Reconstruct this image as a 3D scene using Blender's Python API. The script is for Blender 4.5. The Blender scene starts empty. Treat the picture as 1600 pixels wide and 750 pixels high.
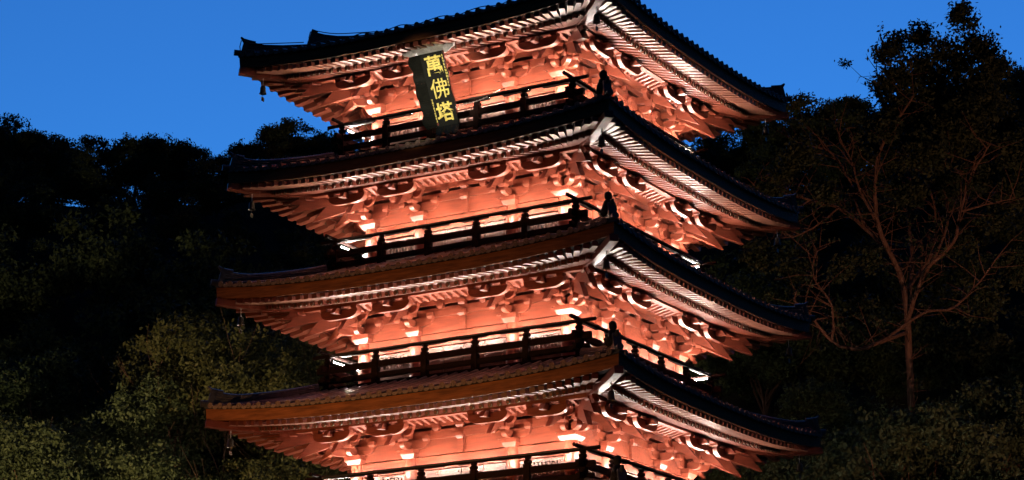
import bpy, math, random
import numpy as np
from mathutils import Vector, Matrix
PI = math.pi
R = math.radians
C = bpy.context.scene.collection
SC = bpy.context.scene
random.seed(7)
rng = np.random.default_rng(11)

# ------------------------------------------------------------------ camera
ZO = 29.32                                  # height of the topmost eave corner above the ground
CAMP = Vector((38.2418, -66.7521, -27.7213 + ZO))
cr = Vector((0.86444474, 0.50268542, -0.00653138))
cu = Vector((0.14278919, -0.23304965, 0.96192469))
cd = Vector((-0.48202338, 0.83246335, 0.27323659))
FPX = 3631.2587
cam = bpy.data.objects.new('camera', bpy.data.cameras.new('camera'))
C.objects.link(cam)
cam.matrix_world = Matrix(((cr.x, cu.x, -cd.x, CAMP.x), (cr.y, cu.y, -cd.y, CAMP.y), (cr.z, cu.z, -cd.z, CAMP.z), (0, 0, 0, 1)))
cam.data.sensor_width = 36
cam.data.lens = FPX / 1600 * 36
cam.data.clip_start = .5
cam.data.clip_end = 6000
SC.camera = cam

# ------------------------------------------------------------------ world and light
world = bpy.data.worlds.new('World')
SC.world = world
world.use_nodes = True
wn = world.node_tree
bg = wn.nodes['Background']
sky = wn.nodes.new('ShaderNodeTexSky')
sky.sky_type = 'NISHITA'
sky.sun_disc = False
sky.sun_elevation = R(-3)
sky.sun_rotation = R(-20)
tint = wn.nodes.new('ShaderNodeMix')
tint.data_type = 'RGBA'
tint.blend_type = 'MULTIPLY'
tint.inputs['Factor'].default_value = 1
wn.links.new(sky.outputs[0], tint.inputs[6])
tint.inputs[7].default_value = (.024, .128, .345, 1)       # dusk sky under an indoor white balance
# the afterglow fills the half of the sky beyond the hill; the sky behind the viewer is already night
wtc = wn.nodes.new('ShaderNodeTexCoord')
dotn = wn.nodes.new('ShaderNodeVectorMath'); dotn.operation = 'DOT_PRODUCT'
dotn.inputs[1].default_value = (-.53, .80, .27)
wn.links.new(wtc.outputs['Generated'], dotn.inputs[0])
mr = wn.nodes.new('ShaderNodeMapRange'); mr.interpolation_type = 'SMOOTHSTEP'
mr.inputs['From Min'].default_value = .40; mr.inputs['From Max'].default_value = .93
mr.inputs['To Min'].default_value = .17; mr.inputs['To Max'].default_value = 1
wn.links.new(dotn.outputs['Value'], mr.inputs['Value'])
glow = wn.nodes.new('ShaderNodeVectorMath'); glow.operation = 'SCALE'
wn.links.new(tint.outputs[2], glow.inputs[0]); wn.links.new(mr.outputs[0], glow.inputs['Scale'])
wn.links.new(glow.outputs[0], bg.inputs[0])
bg.inputs[1].default_value = 10.9
SC.view_settings.view_transform = 'Standard'
SC.view_settings.look = 'None'
SC.view_settings.exposure = 0
SC.view_settings.gamma = 1
TUBE_STRENGTH = 740
ADDED_STRIP_POWER = 140

# ------------------------------------------------------------------ materials
def mat(name, col, rough=.6, spec=.4, metal=0, var=.25, scale=6, stretch=(1, 1, 1), bump=0, emit=None, estr=0, coat=0, fine=None):
    m = bpy.data.materials.new(name)
    m.use_nodes = True
    nt = m.node_tree
    b = nt.nodes['Principled BSDF']
    b.inputs['Roughness'].default_value = rough
    b.inputs['Specular IOR Level'].default_value = spec
    b.inputs['Metallic'].default_value = metal
    b.inputs['Coat Weight'].default_value = coat
    b.inputs['Coat Roughness'].default_value = .25
    if emit:
        b.inputs['Emission Color'].default_value = (*emit, 1)
        b.inputs['Emission Strength'].default_value = estr
    tc = nt.nodes.new('ShaderNodeTexCoord')
    mp = nt.nodes.new('ShaderNodeMapping')
    mp.inputs['Scale'].default_value = stretch
    nt.links.new(tc.outputs['Object'], mp.inputs[0])
    n = nt.nodes.new('ShaderNodeTexNoise')
    n.inputs['Scale'].default_value = scale
    n.inputs['Detail'].default_value = 6
    n.inputs['Roughness'].default_value = .65
    nt.links.new(mp.outputs[0], n.inputs['Vector'])
    rp = nt.nodes.new('ShaderNodeValToRGB')
    rp.color_ramp.elements[0].position = .3
    rp.color_ramp.elements[1].position = .7
    rp.color_ramp.elements[0].color = (*[c * (1 - var) for c in col], 1)
    rp.color_ramp.elements[1].color = (*[min(1, c * (1 + var)) for c in col], 1)
    nt.links.new(n.outputs['Fac'], rp.inputs[0])
    nt.links.new(rp.outputs[0], b.inputs['Base Color'])
    if bump:
        bp = nt.nodes.new('ShaderNodeBump')
        bp.inputs['Strength'].default_value = bump
        bp.inputs['Distance'].default_value = .02
        nt.links.new(n.outputs['Fac'], bp.inputs['Height'])
        nt.links.new(bp.outputs[0], b.inputs['Normal'])
    return m

WOOD = mat('painted_wood', (.190, .0400, .0205), .42, .35, var=.26, scale=2.2, stretch=(1, 1, 5), bump=.2, coat=.25)
WOODH = mat('painted_beam_wood', (.190, .0400, .0205), .42, .35, var=.32, scale=2.2, stretch=(.6, 4, 6), bump=.2, coat=.4)
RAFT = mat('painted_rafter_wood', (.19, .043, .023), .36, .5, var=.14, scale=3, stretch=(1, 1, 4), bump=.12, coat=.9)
FLYR_LIT = mat('lit_rafter_underside', (.31, .120, .075), .42, .5, var=.12, scale=3, stretch=(1, 1, 4), bump=.12, coat=.4)  # lamplight on front and right rafter undersides, painted into the colour
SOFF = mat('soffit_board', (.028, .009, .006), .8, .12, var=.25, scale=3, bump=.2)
BOARD = mat('eave_board_wood', (.33, .105, .036), .55, .25, var=.5, scale=2.2, stretch=(.5, 4, 5), bump=.3)
RAIL = mat('shaded_railing_wood', (.014, .006, .005), .75, .10, var=.2, scale=3, bump=.2)  # same wood as the walls, with its backlit shade put into the colour
DOORW = mat('door_wood', (.125, .058, .044), .5, .35, var=.14, scale=5, stretch=(3, 3, .6), bump=.2)
PANE = mat('door_pane', (.105, .10, .095), .35, .5, var=.12, scale=3)
TILE = mat('roof_tile', (.085, .08, .095), .30, .5, var=.4, scale=7, bump=.4)
TILEEND = mat('tile_end', (.34, .22, .18), .55, .4, var=.5, scale=30, bump=.6)
GOLD = mat('gilded_cap', (.10, .055, .030), .5, .3, metal=0, var=.2, scale=20)
BLACK = mat('black_lacquer', (.012, .012, .010), .22, .6, var=.3, scale=8, bump=.15, coat=.5)
GOLDP = mat('gold_paint', (.95, .66, .16), .45, .4, metal=.0, var=.3, scale=9, bump=.5)
SILVER = mat('pale_metal', (.62, .58, .58), .35, .6, metal=.4, var=.3, scale=9, bump=.5)
BRONZE = mat('bell_bronze', (.09, .075, .055), .4, .5, metal=.7, var=.3, scale=20)
STONE = mat('ornament_clay', (.035, .028, .028), .8, .15, var=.4, scale=18, bump=.6)
HOUSING = mat('lamp_housing', (.03, .03, .03), .5, .4)
TUBE = mat('lamp_tube', (1, 1, 1), .3, .2, var=0, emit=(1, .88, .76), estr=TUBE_STRENGTH)
CABLE = mat('cable', (.55, .35, .28), .5, .4, var=.3, scale=12)
BARK = mat('bark', (.115, .062, .040), .85, .2, var=.45, scale=3, stretch=(2, 2, .5), bump=.7)
BARKD = mat('dark_bark', (.06, .045, .035), .9, .2, var=.4, scale=3, bump=.6)
SOIL = mat('forest_floor', (.035, .032, .022), .95, .1, var=.5, scale=.6, bump=.5)
PAVE = mat('stone_paving', (.22, .21, .20), .8, .2, var=.2, scale=1.2, bump=.3)

def leafmat(name, cols, rough=.6):
    m = bpy.data.materials.new(name)
    m.use_nodes = True
    nt = m.node_tree
    b = nt.nodes['Principled BSDF']
    b.inputs['Roughness'].default_value = rough
    b.inputs['Specular IOR Level'].default_value = .15
    a = nt.nodes.new('ShaderNodeAttribute')
    a.attribute_name = 'leafrand'
    rp = nt.nodes.new('ShaderNodeValToRGB')
    els = rp.color_ramp.elements
    while len(els) < len(cols):
        els.new(.5)
    for i, c in enumerate(cols):
        els[i].position = i / (len(cols) - 1)
        els[i].color = (*c, 1)
    nt.links.new(a.outputs['Fac'], rp.inputs[0])
    nt.links.new(rp.outputs[0], b.inputs['Base Color'])
    return m
LEAFD = leafmat('dark_leaves', [(.026, .038, .020), (.044, .062, .030), (.064, .080, .036)])
LEAFG = leafmat('green_leaves', [(.040, .052, .022), (.062, .078, .032), (.095, .105, .042)])
LEAFO = leafmat('olive_leaves', [(.045, .048, .016), (.068, .066, .022), (.100, .086, .030)])
LEAFTALL = leafmat('tall_tree_leaves', [(.014, .022, .010), (.026, .038, .016), (.050, .055, .024)])
LEAFM = leafmat('muted_leaves', [(.022, .036, .018), (.036, .055, .026), (.055, .070, .030)])

# ------------------------------------------------------------------ mesh helpers
class MB:
    def __init__(s): s.v, s.f, s.m = [], [], []
    def add(s, vs, fs, mi=0):
        o = len(s.v)
        s.v += [tuple(v) for v in vs]
        s.f += [[i + o for i in f] for f in fs]
        s.m += [mi] * len(fs)
    def box(s, x0, x1, y0, y1, z0, z1, mi=0):
        s.add([(x0, y0, z0), (x1, y0, z0), (x1, y1, z0), (x0, y1, z0), (x0, y0, z1), (x1, y0, z1), (x1, y1, z1), (x0, y1, z1)],
              [(0, 3, 2, 1), (4, 5, 6, 7), (0, 1, 5, 4), (1, 2, 6, 5), (2, 3, 7, 6), (3, 0, 4, 7)], mi)
    def frust(s, cx, cy, z0, z1, a0, b0, a1, b1, mi=0):
        v = [(cx + i * a0, cy + j * b0, z0) for i, j in ((-1, -1), (1, -1), (1, 1), (-1, 1))] + [(cx + i * a1, cy + j * b1, z1) for i, j in ((-1, -1), (1, -1), (1, 1), (-1, 1))]
        s.add(v, [(3, 2, 1, 0), (4, 5, 6, 7), (0, 1, 5, 4), (1, 2, 6, 5), (2, 3, 7, 6), (3, 0, 4, 7)], mi)
    def beam(s, p, q, w, h, mi=0, up=(0, 0, 1), under=None):           # bar from p to q, top-centre line, hanging down by h
        p = Vector(p); q = Vector(q); d = (q - p).normalized(); sd = d.cross(Vector(up)).normalized(); u = sd.cross(d)
        vs = []
        for c in (p, q):
            vs += [c - sd * w / 2, c + sd * w / 2, c + sd * w / 2 - u * h, c - sd * w / 2 - u * h]
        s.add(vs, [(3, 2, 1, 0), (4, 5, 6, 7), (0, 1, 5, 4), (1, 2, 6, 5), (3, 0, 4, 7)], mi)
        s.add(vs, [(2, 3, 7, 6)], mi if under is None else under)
    def prism(s, prof, fn0, fn1, mi=0):                     # polygon profile lofted between two placements
        n = len(prof)
        vs = [fn0(*p) for p in prof] + [fn1(*p) for p in prof]
        s.add(vs, [list(range(n))[::-1], list(range(n, 2 * n))] + [(i, (i + 1) % n, n + (i + 1) % n, n + i) for i in range(n)], mi)
    def tube(s, pts, rad, n=8, mi=0, caps=True):
        pts = [Vector(p) for p in pts]
        rr = rad if isinstance(rad, (list, tuple)) else [rad] * len(pts)
        vs, fs = [], []
        ref = Vector((0, 0, 1))
        for i, p in enumerate(pts):
            d = (pts[min(i + 1, len(pts) - 1)] - pts[max(i - 1, 0)]).normalized()
            if abs(d.z) > .95: ref = Vector((1, 0, 0))
            a = d.cross(ref).normalized(); b = d.cross(a)
            ref = Vector((0, 0, 1)) if abs(d.z) <= .95 else ref
            for k in range(n):
                t = 2 * PI * k / n
                vs.append(p + a * math.cos(t) * rr[i] + b * math.sin(t) * rr[i])
        for i in range(len(pts) - 1):
            for k in range(n):
                fs.append((i * n + k, i * n + (k + 1) % n, (i + 1) * n + (k + 1) % n, (i + 1) * n + k))
        if caps:
            fs.append(list(range(n))[::-1]); fs.append([(len(pts) - 1) * n + k for k in range(n)])
        s.add(vs, fs, mi)
    def lathe(s, prof, cx, cy, n=14, mi=0):                 # prof: (radius, z)
        vs, fs = [], []
        for r_, z in prof:
            for k in range(n):
                vs.append((cx + r_ * math.cos(2 * PI * k / n), cy + r_ * math.sin(2 * PI * k / n), z))
        for i in range(len(prof) - 1):
            for k in range(n):
                fs.append((i * n + k, i * n + (k + 1) % n, (i + 1) * n + (k + 1) % n, (i + 1) * n + k))
        fs.append(list(range(n))[::-1]); fs.append([(len(prof) - 1) * n + k for k in range(n)])
        s.add(vs, fs, mi)
    def mesh(s, name, mats, smooth=False):
        me = bpy.data.meshes.new(name)
        me.from_pydata(s.v, [], s.f)
        for m in (mats if isinstance(mats, (list, tuple)) else [mats]): me.materials.append(m)
        me.polygons.foreach_set('material_index', s.m)
        if smooth:
            me.polygons.foreach_set('use_smooth', [True] * len(me.polygons))
            try: me.set_sharp_from_angle(angle=R(35))
            except Exception: pass
        me.update()
        return me

def link(name, me, parent=None, loc=(0, 0, 0), rz=0):
    o = bpy.data.objects.new(name, me)
    C.objects.link(o)
    o.location = loc
    o.rotation_euler = (0, 0, rz)
    if parent: o.parent = parent
    return o
def tag(o, label, cat, group=None, kind=None):
    if label: o['label'] = label
    if cat: o['category'] = cat
    if group: o['group'] = group
    if kind: o['kind'] = kind
    return o

# ------------------------------------------------------------------ ground and hill
fwd = Vector((cd.x, cd.y, 0)).normalized()
lat = Vector((fwd.y, -fwd.x, 0))
FWD = np.array(fwd); LAT = np.array(lat); CP = np.array(CAMP)
def sstep(a, b, x):
    t = np.clip((x - a) / (b - a), 0, 1)
    return t * t * (3 - 2 * t)
def hill(F, L):
    crest = 51.8 + 4.5 * sstep(12, 40, L) + 1.5 * sstep(26, 44, -L)
    t = np.clip((F - 88) / (166 - 88), 0, 1)
    z = crest * (.85 * t + .15 * t * t * (3 - 2 * t))
    z = z * (1 - .9 * sstep(178, 420, F))
    z = z * (1 - sstep(160, 330, np.abs(L)))
    return z + .5 * np.sin(F * .21 + L * .13) * sstep(92, 120, F) * (1 - sstep(160, 200, F))
def at(F, L, dz=0):
    p = CP + FWD * F + LAT * L
    return Vector((p[0], p[1], float(hill(F, L)) + dz))
def px_to(F, x, y):                                     # point at forward distance F seen at photo pixel (x, y)
    v = cd * FPX + cr * (x - 800) - cu * (y - 375)
    k = F / (v.x * fwd.x + v.y * fwd.y)
    return CAMP + v * k
Fs = np.concatenate([np.linspace(-3000, -60, 12), np.linspace(0, 80, 9), np.linspace(86, 200, 40), np.linspace(215, 450, 16), np.linspace(600, 4000, 10)])
Ls = np.concatenate([np.linspace(-3000, -400, 8), np.linspace(-340, -90, 16), np.linspace(-80, 80, 41), np.linspace(90, 340, 16), np.linspace(400, 3000, 8)])
FF, LL = np.meshgrid(Fs, Ls, indexing='ij')
ZZ = hill(FF, LL)
gv = [tuple(CP * [1, 1, 0] + FWD * FF[i, j] + LAT * LL[i, j] + np.array([0, 0, ZZ[i, j]])) for i in range(len(Fs)) for j in range(len(Ls))]
nl = len(Ls)
gf = [(i * nl + j, i * nl + j + 1, (i + 1) * nl + j + 1, (i + 1) * nl + j) for i in range(len(Fs) - 1) for j in range(nl - 1)]
gm = MB(); gm.add(gv, gf)
tag(link('ground', gm.mesh('ground', SOIL, True)), 'dark wooded hillside and level ground around the pagoda', None, kind='structure')
pm = MB(); pm.box(-16, 16, -16, 12, .004, .15)
tag(link('terrace', pm.mesh('terrace', PAVE)), 'stone paved terrace under the pagoda', None, kind='structure')

# ------------------------------------------------------------------ pagoda
HK = [7.05, 7.25, 7.44, 7.60, 7.76]          # half widths of the eaves
WK = [3.60, 3.72, 3.86, 4.00, 4.14]          # half widths of the walls
ZK = [0 + ZO, -4.13 + ZO, -8.12 + ZO, -12.21 + ZO, -16.3 + ZO]
SAG = .38
pagoda = bpy.data.objects.new('pagoda', None)
C.objects.link(pagoda)
tag(pagoda, 'tall red wooden pagoda with stacked tiled eaves lit from below at dusk', 'pagoda')

def side_pt(k, x, s, z):                     # side-local frame: outward is -y
    return (x, -(WK[k] + s), z)
def lift(k, x, s):
    H = HK[k] - WK[k]
    u = min(1, abs(x) / (WK[k] + s))
    return SAG * u ** 2.7 * max(0, min(1, (s - 1.2) / (H - 1.2)))

def tile_z(k, x, s, top):
    """height of the tile bed"""
    H = HK[k] - WK[k]
    M = ZK[k] - SAG
    s1 = 0.98 if not top else -WK[k]
    q = max(0, min(1, (H - s) / (H - s1)))
    u = min(1, abs(x) / max(.01, WK[k] + s))
    if top:
        rise = 2.05 * (q * .80 + .20 * q * q)
    else:
        rise = .98 * (.88 * q + .12 * q * q)
    return M + rise + SAG * u ** 2.7 * (1 - q) ** 1.5

def build_storey(k, top=False, detail=True):
    H = HK[k] - WK[k]; h = HK[k]; w = WK[k]; M = ZK[k] - SAG; c0 = ZK[k] - 1.73
    # ---- roof (tile bed + cover tiles) one mesh for all four sides
    bed = MB(); ends = MB(); board = MB(); soffit = MB()
    s1 = .98 if not top else -w + .02
    nS = 7 if not top else 12
    svals = [H - (H - s1) * i / nS for i in range(nS + 1)]
    pitch = .385
    n = int(round(2 * (h - .1) / pitch)); pitch = 2 * (h - .1) / n
    def rot(side, p):
        a = side * PI / 2
        c, s_ = round(math.cos(a)), round(math.sin(a))
        return (p[0] * c - p[1] * s_, p[0] * s_ + p[1] * c, p[2])
    for side in range(4):
        # bed
        cols = 26
        g = [[rot(side, (-(w + s) + 2 * (w + s) * j / cols, -(w + s), tile_z(k, -(w + s) + 2 * (w + s) * j / cols, s, top))) for j in range(cols + 1)] for s in svals]
        vs = [p for row in g for p in row]
        fs = [(i * (cols + 1) + j, i * (cols + 1) + j + 1, (i + 1) * (cols + 1) + j + 1, (i + 1) * (cols + 1) + j) for i in range(nS) for j in range(cols)]
        bed.add(vs, fs)
        # drip edge strip below the tiles
        e = g[0]
        bed.add([*e, *[(p[0], p[1], p[2] - .07) for p in e]], [(j, j + 1, cols + 2 + j, cols + 1 + j) for j in range(cols)])
        for i in range(n):
            x = -(h - .1) + pitch * (i + .5)
            smin = max(s1, abs(x) - w + .12)
            ss = [H + .06 - (H + .06 - smin) * j / 5 for j in range(6)]
            vs, fs = [], []
            m_ = 5
            for s in ss:
                zc = tile_z(k, x, min(s, H), top) + .01
                for a in range(m_ + 1):
                    t = PI * a / m_
                    vs.append(rot(side, (x + .085 * math.cos(t), -(w + s), zc + .095 * math.sin(t))))
            for j in range(5):
                for a in range(m_):
                    fs.append((j * 6 + a, j * 6 + a + 1, (j + 1) * 6 + a + 1, (j + 1) * 6 + a))
            bed.add(vs, fs)
            # end disc with raised rim and flower boss
            zc = tile_z(k, x, H, top) + .02
            for (r0, d0, r1, d1) in ((.095, .06, .095, .10), (.095, .10, .070, .10), (.070, .10, .062, .075), (.062, .075, .036, .075), (.036, .075, .030, .10), (.030, .10, .001, .105)):
                vs = []
                for (r_, d) in ((r0, d0), (r1, d1)):
                    for a in range(12):
                        t = 2 * PI * a / 12
                        vs.append(rot(side, (x + r_ * math.cos(t), -(w + H + d), zc + r_ * math.sin(t))))
                ends.add(vs, [(a, (a + 1) % 12, 12 + (a + 1) % 12, 12 + a) for a in range(12)])
            # drip tile lip between the covers
            xm = x + pitch / 2
            if i < n - 1:
                zm = tile_z(k, xm, H, top)
                vs = []
                for d in (.05, .075):
                    for j in range(7):
                        a = -1 + 2 * j / 6
                        vs.append(rot(side, (xm + a * .11, -(w + H + d), zm + .015)))
                    for j in range(7):
                        a = 1 - 2 * j / 6
                        vs.append(rot(side, (xm + a * .11, -(w + H + d), zm - .04 - .055 * (1 - a * a))))
                ends.add(vs, [list(range(14)), list(range(14, 28))[::-1]] + [(j, (j + 1) % 14, 14 + (j + 1) % 14, 14 + j) for j in range(14)])
        # fascia board following the lift
        nb = 40
        prof = [(H - .12, -.08), (H - .03, -.08), (H - .05, -.44), (H - .12, -.44)]
        vs = []
        for j in range(nb + 1):
            for (s, dz) in prof:
                x = (-1 + 2 * j / nb) * (w + s)
                vs.append(rot(side, (x, -(w + s), M + dz + lift(k, x, H))))
        fs = [(j * 4 + a, j * 4 + (a + 1) % 4, (j + 1) * 4 + (a + 1) % 4, (j + 1) * 4 + a) for j in range(nb) for a in range(4)]
        board.add(vs, fs)
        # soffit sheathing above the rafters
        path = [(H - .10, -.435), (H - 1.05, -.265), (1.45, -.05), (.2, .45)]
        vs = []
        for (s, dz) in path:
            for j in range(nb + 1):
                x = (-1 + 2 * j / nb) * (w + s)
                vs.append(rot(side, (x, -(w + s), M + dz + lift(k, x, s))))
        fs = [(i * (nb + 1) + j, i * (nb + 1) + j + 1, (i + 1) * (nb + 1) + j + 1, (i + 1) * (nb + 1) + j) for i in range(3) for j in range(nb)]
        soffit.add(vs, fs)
    roof = link('roof', bed.mesh('roof', TILE, True), pagoda)
    link('tile_ends', ends.mesh('tile_ends', TILEEND), roof)
    link('eave_board', board.mesh('eave_board', BOARD), roof)
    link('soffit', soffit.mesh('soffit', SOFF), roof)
    # ---- rafters: parallel in the middle, fanning at the corners
    fly = MB(); eav = MB(); caps = MB(); strip = MB()
    npr = 21
    rp_ = .325
    t_par = w + .5
    sp = 1.5                                             # purlin
    shared = None
    FSL, ESL = .18, .28
    xs = [(-npr + i) * rp_ for i in range(2 * npr + 1)]
    xs = [x for x in xs if abs(x) < h - .25]
    def inner_x(x, s):
        """lateral position at s of the rafter whose eave end is at x"""
        a = abs(x)
        if a <= t_par: return x
        f = (w + s - t_par) / (h - t_par)
        return math.copysign(t_par + (a - t_par) * max(f, .02), x)
    for side in range(4):
        fw, fh = (.185, .15) if side < 2 else (.25, .18)
        if side > 1: xs = [(-13 + i) * .55 for i in range(27)]
        xs = [x for x in xs if abs(x) < h - .25]
        for x in xs:
            par = abs(x) <= t_par
            # flying rafter
            sA, sB = H - .16, H - 1.2
            xa, xb = inner_x(x, sA), inner_x(x, sB)
            pa = (xa, -(w + sA), M - .445 + lift(k, xa, sA)); pb = (xb, -(w + sB), M - .445 + FSL * (sA - sB) + lift(k, xb, sB))
            if side == 1 and abs(x) < 4.0 and k < 4 and detail:
                if shared is None:
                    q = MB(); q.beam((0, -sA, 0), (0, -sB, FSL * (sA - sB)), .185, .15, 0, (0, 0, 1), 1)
                    shared = q.mesh('flying_rafter', [RAFT, FLYR_LIT])
                o = link('flying_rafter', shared, roof, (0, 0, 0), PI / 2)
                o.location = rot(side, (x, -w, M - .445 + lift(k, x, sA)))
            else:
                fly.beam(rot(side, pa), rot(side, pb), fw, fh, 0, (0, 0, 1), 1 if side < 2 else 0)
            # eave rafter
            sA, sB = H - 1.0, sp - .45
            xa, xb = inner_x(x, sA), inner_x(x, sB)
            za = M - .455 + lift(k, xa, sA); zb = M - .455 + ESL * (sA - sB) + lift(k, xb, sB)
            pa = (xa, -(w + sA), za); pb = (xb, -(w + sB), zb)
            eav.beam(rot(side, pa), rot(side, pb), .17, .155 if side < 2 else .23)
            d = (Vector(pa) - Vector(pb)).normalized()
            pc = Vector(pa) - Vector((0, 0, .078))
            caps.tube([rot(side, pc), rot(side, pc + d * .045)], .068, 12, 0)
            caps.tube([rot(side, pc + d * .045), rot(side, pc + d * .052)], .042, 12, 1)
        # board sitting on the eave rafter ends
        nb = 40
        prof = [(H - .93, -.452), (H - .93, -.29), (H - 1.04, -.275), (H - 1.04, -.452)]
        vs = []
        for j in range(nb + 1):
            for (s, dz) in prof:
                x = (-1 + 2 * j / nb) * (w + s)
                vs.append(rot(side, (x, -(w + s), M + dz + lift(k, x, s))))
        strip.add(vs, [(j * 4 + a, j * 4 + (a + 1) % 4, (j + 1) * 4 + (a + 1) % 4, (j + 1) * 4 + a) for j in range(nb) for a in range(4)])
    tag(link('flying_rafters', fly.mesh('flying_rafters', [RAFT, FLYR_LIT]), roof), None, None, kind='stuff')
    tag(link('eave_rafters', eav.mesh('eave_rafters', RAFT), roof), None, None, kind='stuff')
    tag(link('rafter_caps', caps.mesh('rafter_caps', [GOLD, WOOD]), roof), None, None, kind='stuff')
    link('rafter_board', strip.mesh('rafter_board', WOODH), roof)
    # ---- hip beams, ridges
    s2 = math.sqrt(2)
    for side in range(4):
        hb = MB()
        rA, rB = h - .22, w + .3
        zA = ZK[k] - .40; zB = ZK[k] - .40 + .02
        def dg(r_, z): return rot(side, (-r_, -r_, z))
        pts = [(h - .04, ZK[k] - .45), (h - .8, ZK[k] - .54), (h - 1.5, ZK[k] - .58), (w + 1.5, ZK[k] - .54), (w, ZK[k] - .3)]
        for a, b in zip(pts[:-1], pts[1:]):
            hb.beam(dg(*a), dg(*b), .28, .23)
        link('hip_beam', hb.mesh('hip_beam', WOOD), roof)
        hb = MB()
        pts = [(h - 1.75, ZK[k] - .79), (w + 1.3, ZK[k] - .76), (w, ZK[k] - .54)]
        for a, b in zip(pts[:-1], pts[1:]):
            hb.beam(dg(*a), dg(*b), .20, .15)
        link('lower_hip_beam', hb.mesh('lower_hip_beam', WOOD), roof)
        # hip ridge: low wall of tiles with a round cover that curls up at the end
        hr = MB()
        rin = w + .95 if not top else .5
        N = 14
        line = []
        start = h - .16
        for j in range(N + 1):
            f = j / N
            r_ = start - (start - rin) * f
            z = tile_z(k, r_, r_ - w, top)
            curl = .20 * max(0, 1 - (start - r_) / .8) ** 2
            line.append((r_, z, curl))
        hh = .22
        for (a, b) in zip(line[:-1], line[1:]):
            vs = []
            for (r_, z, cu_) in (a, b):
                for off, zz in ((-.09, z - .05), (.09, z - .05), (.09, z + hh + cu_), (-.09, z + hh + cu_)):
                    p = rot(side, (-r_ + off / s2, -r_ - off / s2, zz)); vs.append(p)
            hr.add(vs, [(0, 1, 2, 3), (7, 6, 5, 4), (0, 4, 5, 1), (1, 5, 6, 2), (2, 6, 7, 3), (3, 7, 4, 0)])
        hr.tube([dg(r_, z + hh + cu_ + .03) for (r_, z, cu_) in line], [.085] * (N + 1), 8)
        # thin courses on the ridge flank
        for lay in (.05, .12, .18):
            hr.tube([dg(r_, z + lay + cu_ * lay / hh) for (r_, z, cu_) in line], .105, 6)
        # tip tile on the very corner
        zt = tile_z(k, h, H, top)
        hr.tube([dg(h - .5, zt + .06), dg(h + .10, zt + .09)], .105, 12)
        # end horn
        r_, z, cu_ = line[0]
        hr.beam(dg(r_ + .02, z + hh + cu_ + .14), dg(r_ - .10, z + hh + cu_ + .10), .24, hh + cu_ + .10)
        hr.tube([dg(r_ - .25, z + hh + cu_ + .03), dg(r_ + .02, z + hh + cu_ + .09), dg(r_ + .10, z + hh + cu_ + .22)], [.09, .085, .035], 8)
        link('hip_ridge', hr.mesh('hip_ridge', TILE, True), roof)
        if top:
            ur = MB()
            N = 16; line = []
            for j in range(N + 1):
                r_ = 5.25 - (5.25 - .4) * j / N
                z = tile_z(k, r_, r_ - w, top)
                curl = .22 * max(0, 1 - (5.25 - r_) / .9) ** 2
                line.append((r_, z + .1, curl))
            for (a, b) in zip(line[:-1], line[1:]):
                vs = []
                for (r_, z, cu_) in (a, b):
                    for off, zz in ((-.13, z), (.13, z), (.13, z + .34 + cu_), (-.13, z + .34 + cu_)):
                        vs.append(rot(side, (-r_ + off / s2, -r_ - off / s2, zz)))
                ur.add(vs, [(0, 1, 2, 3), (7, 6, 5, 4), (0, 4, 5, 1), (1, 5, 6, 2), (2, 6, 7, 3), (3, 7, 4, 0)])
            ur.tube([dg(r_, z + .37 + cu_) for (r_, z, cu_) in line], .10, 8)
            r_, z, cu_ = line[0]
            ur.beam(dg(r_ + .03, z + .50 + cu_), dg(r_ - .12, z + .44 + cu_), .34, .5 + cu_)
            link('upper_hip_ridge', ur.mesh('upper_hip_ridge', TILE, True), roof)
    # seated guardian on the ridge of the near corner
    gd = MB()
    zt = tile_z(k, h - .35, H - .35, top) + .22
    rr = h - .42
    gx, gy = rr, -rr
    gd.lathe([(.20, zt), (.235, zt + .06), (.22, zt + .18), (.17, zt + .34), (.13, zt + .45), (.075, zt + .50)], gx, gy, 12)
    gd.lathe([(.05, zt + .47), (.10, zt + .52), (.125, zt + .60), (.115, zt + .69), (.06, zt + .745), (.01, zt + .76)], gx + .02, gy - .02, 12)
    for sx, sy in ((1, 0), (0, -1)):                       # forelegs / arms and haunches
        gd.tube([(gx + .13 * sx, gy + .13 * sy, zt + .38), (gx + .22 * sx + .05, gy + .22 * sy - .05, zt + .22), (gx + .14 * sx + .12, gy + .14 * sy - .12, zt + .05)], [.06, .055, .05], 8)
        gd.tube([(gx + .16 * sx - .05, gy + .16 * sy + .05, zt + .02), (gx + .20 * sx + .02, gy + .20 * sy - .02, zt + .16), (gx + .16 * sx + .10, gy + .16 * sy - .10, zt + .04)], [.08, .09, .06], 8)
    link('ridge_guardian', gd.mesh('ridge_guardian', STONE, True), roof)
    if not detail: return
    # ---- purlin, lattice ceiling
    for side in range(4):
        pu = MB()
        e = w + sp + .12
        a = rot(side, (-e, -(w + sp), M - .14)); b = rot(side, (e - .001, -(w + sp), M - .14))
        pu.beam(a, b, .20, .275 + .003 * (side % 2))
        link('purlin', pu.mesh('purlin', WOODH), roof)
        pu = MB()
        a = rot(side, (-w - .9, -(w + .80), M - .02)); b = rot(side, (w + .9, -(w + .80), M - .02))
        pu.beam(a, b, .12, .34 + .003 * (side % 2))
        link('inner_purlin', pu.mesh('inner_purlin', WOODH), roof)
    la = MB()
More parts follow.
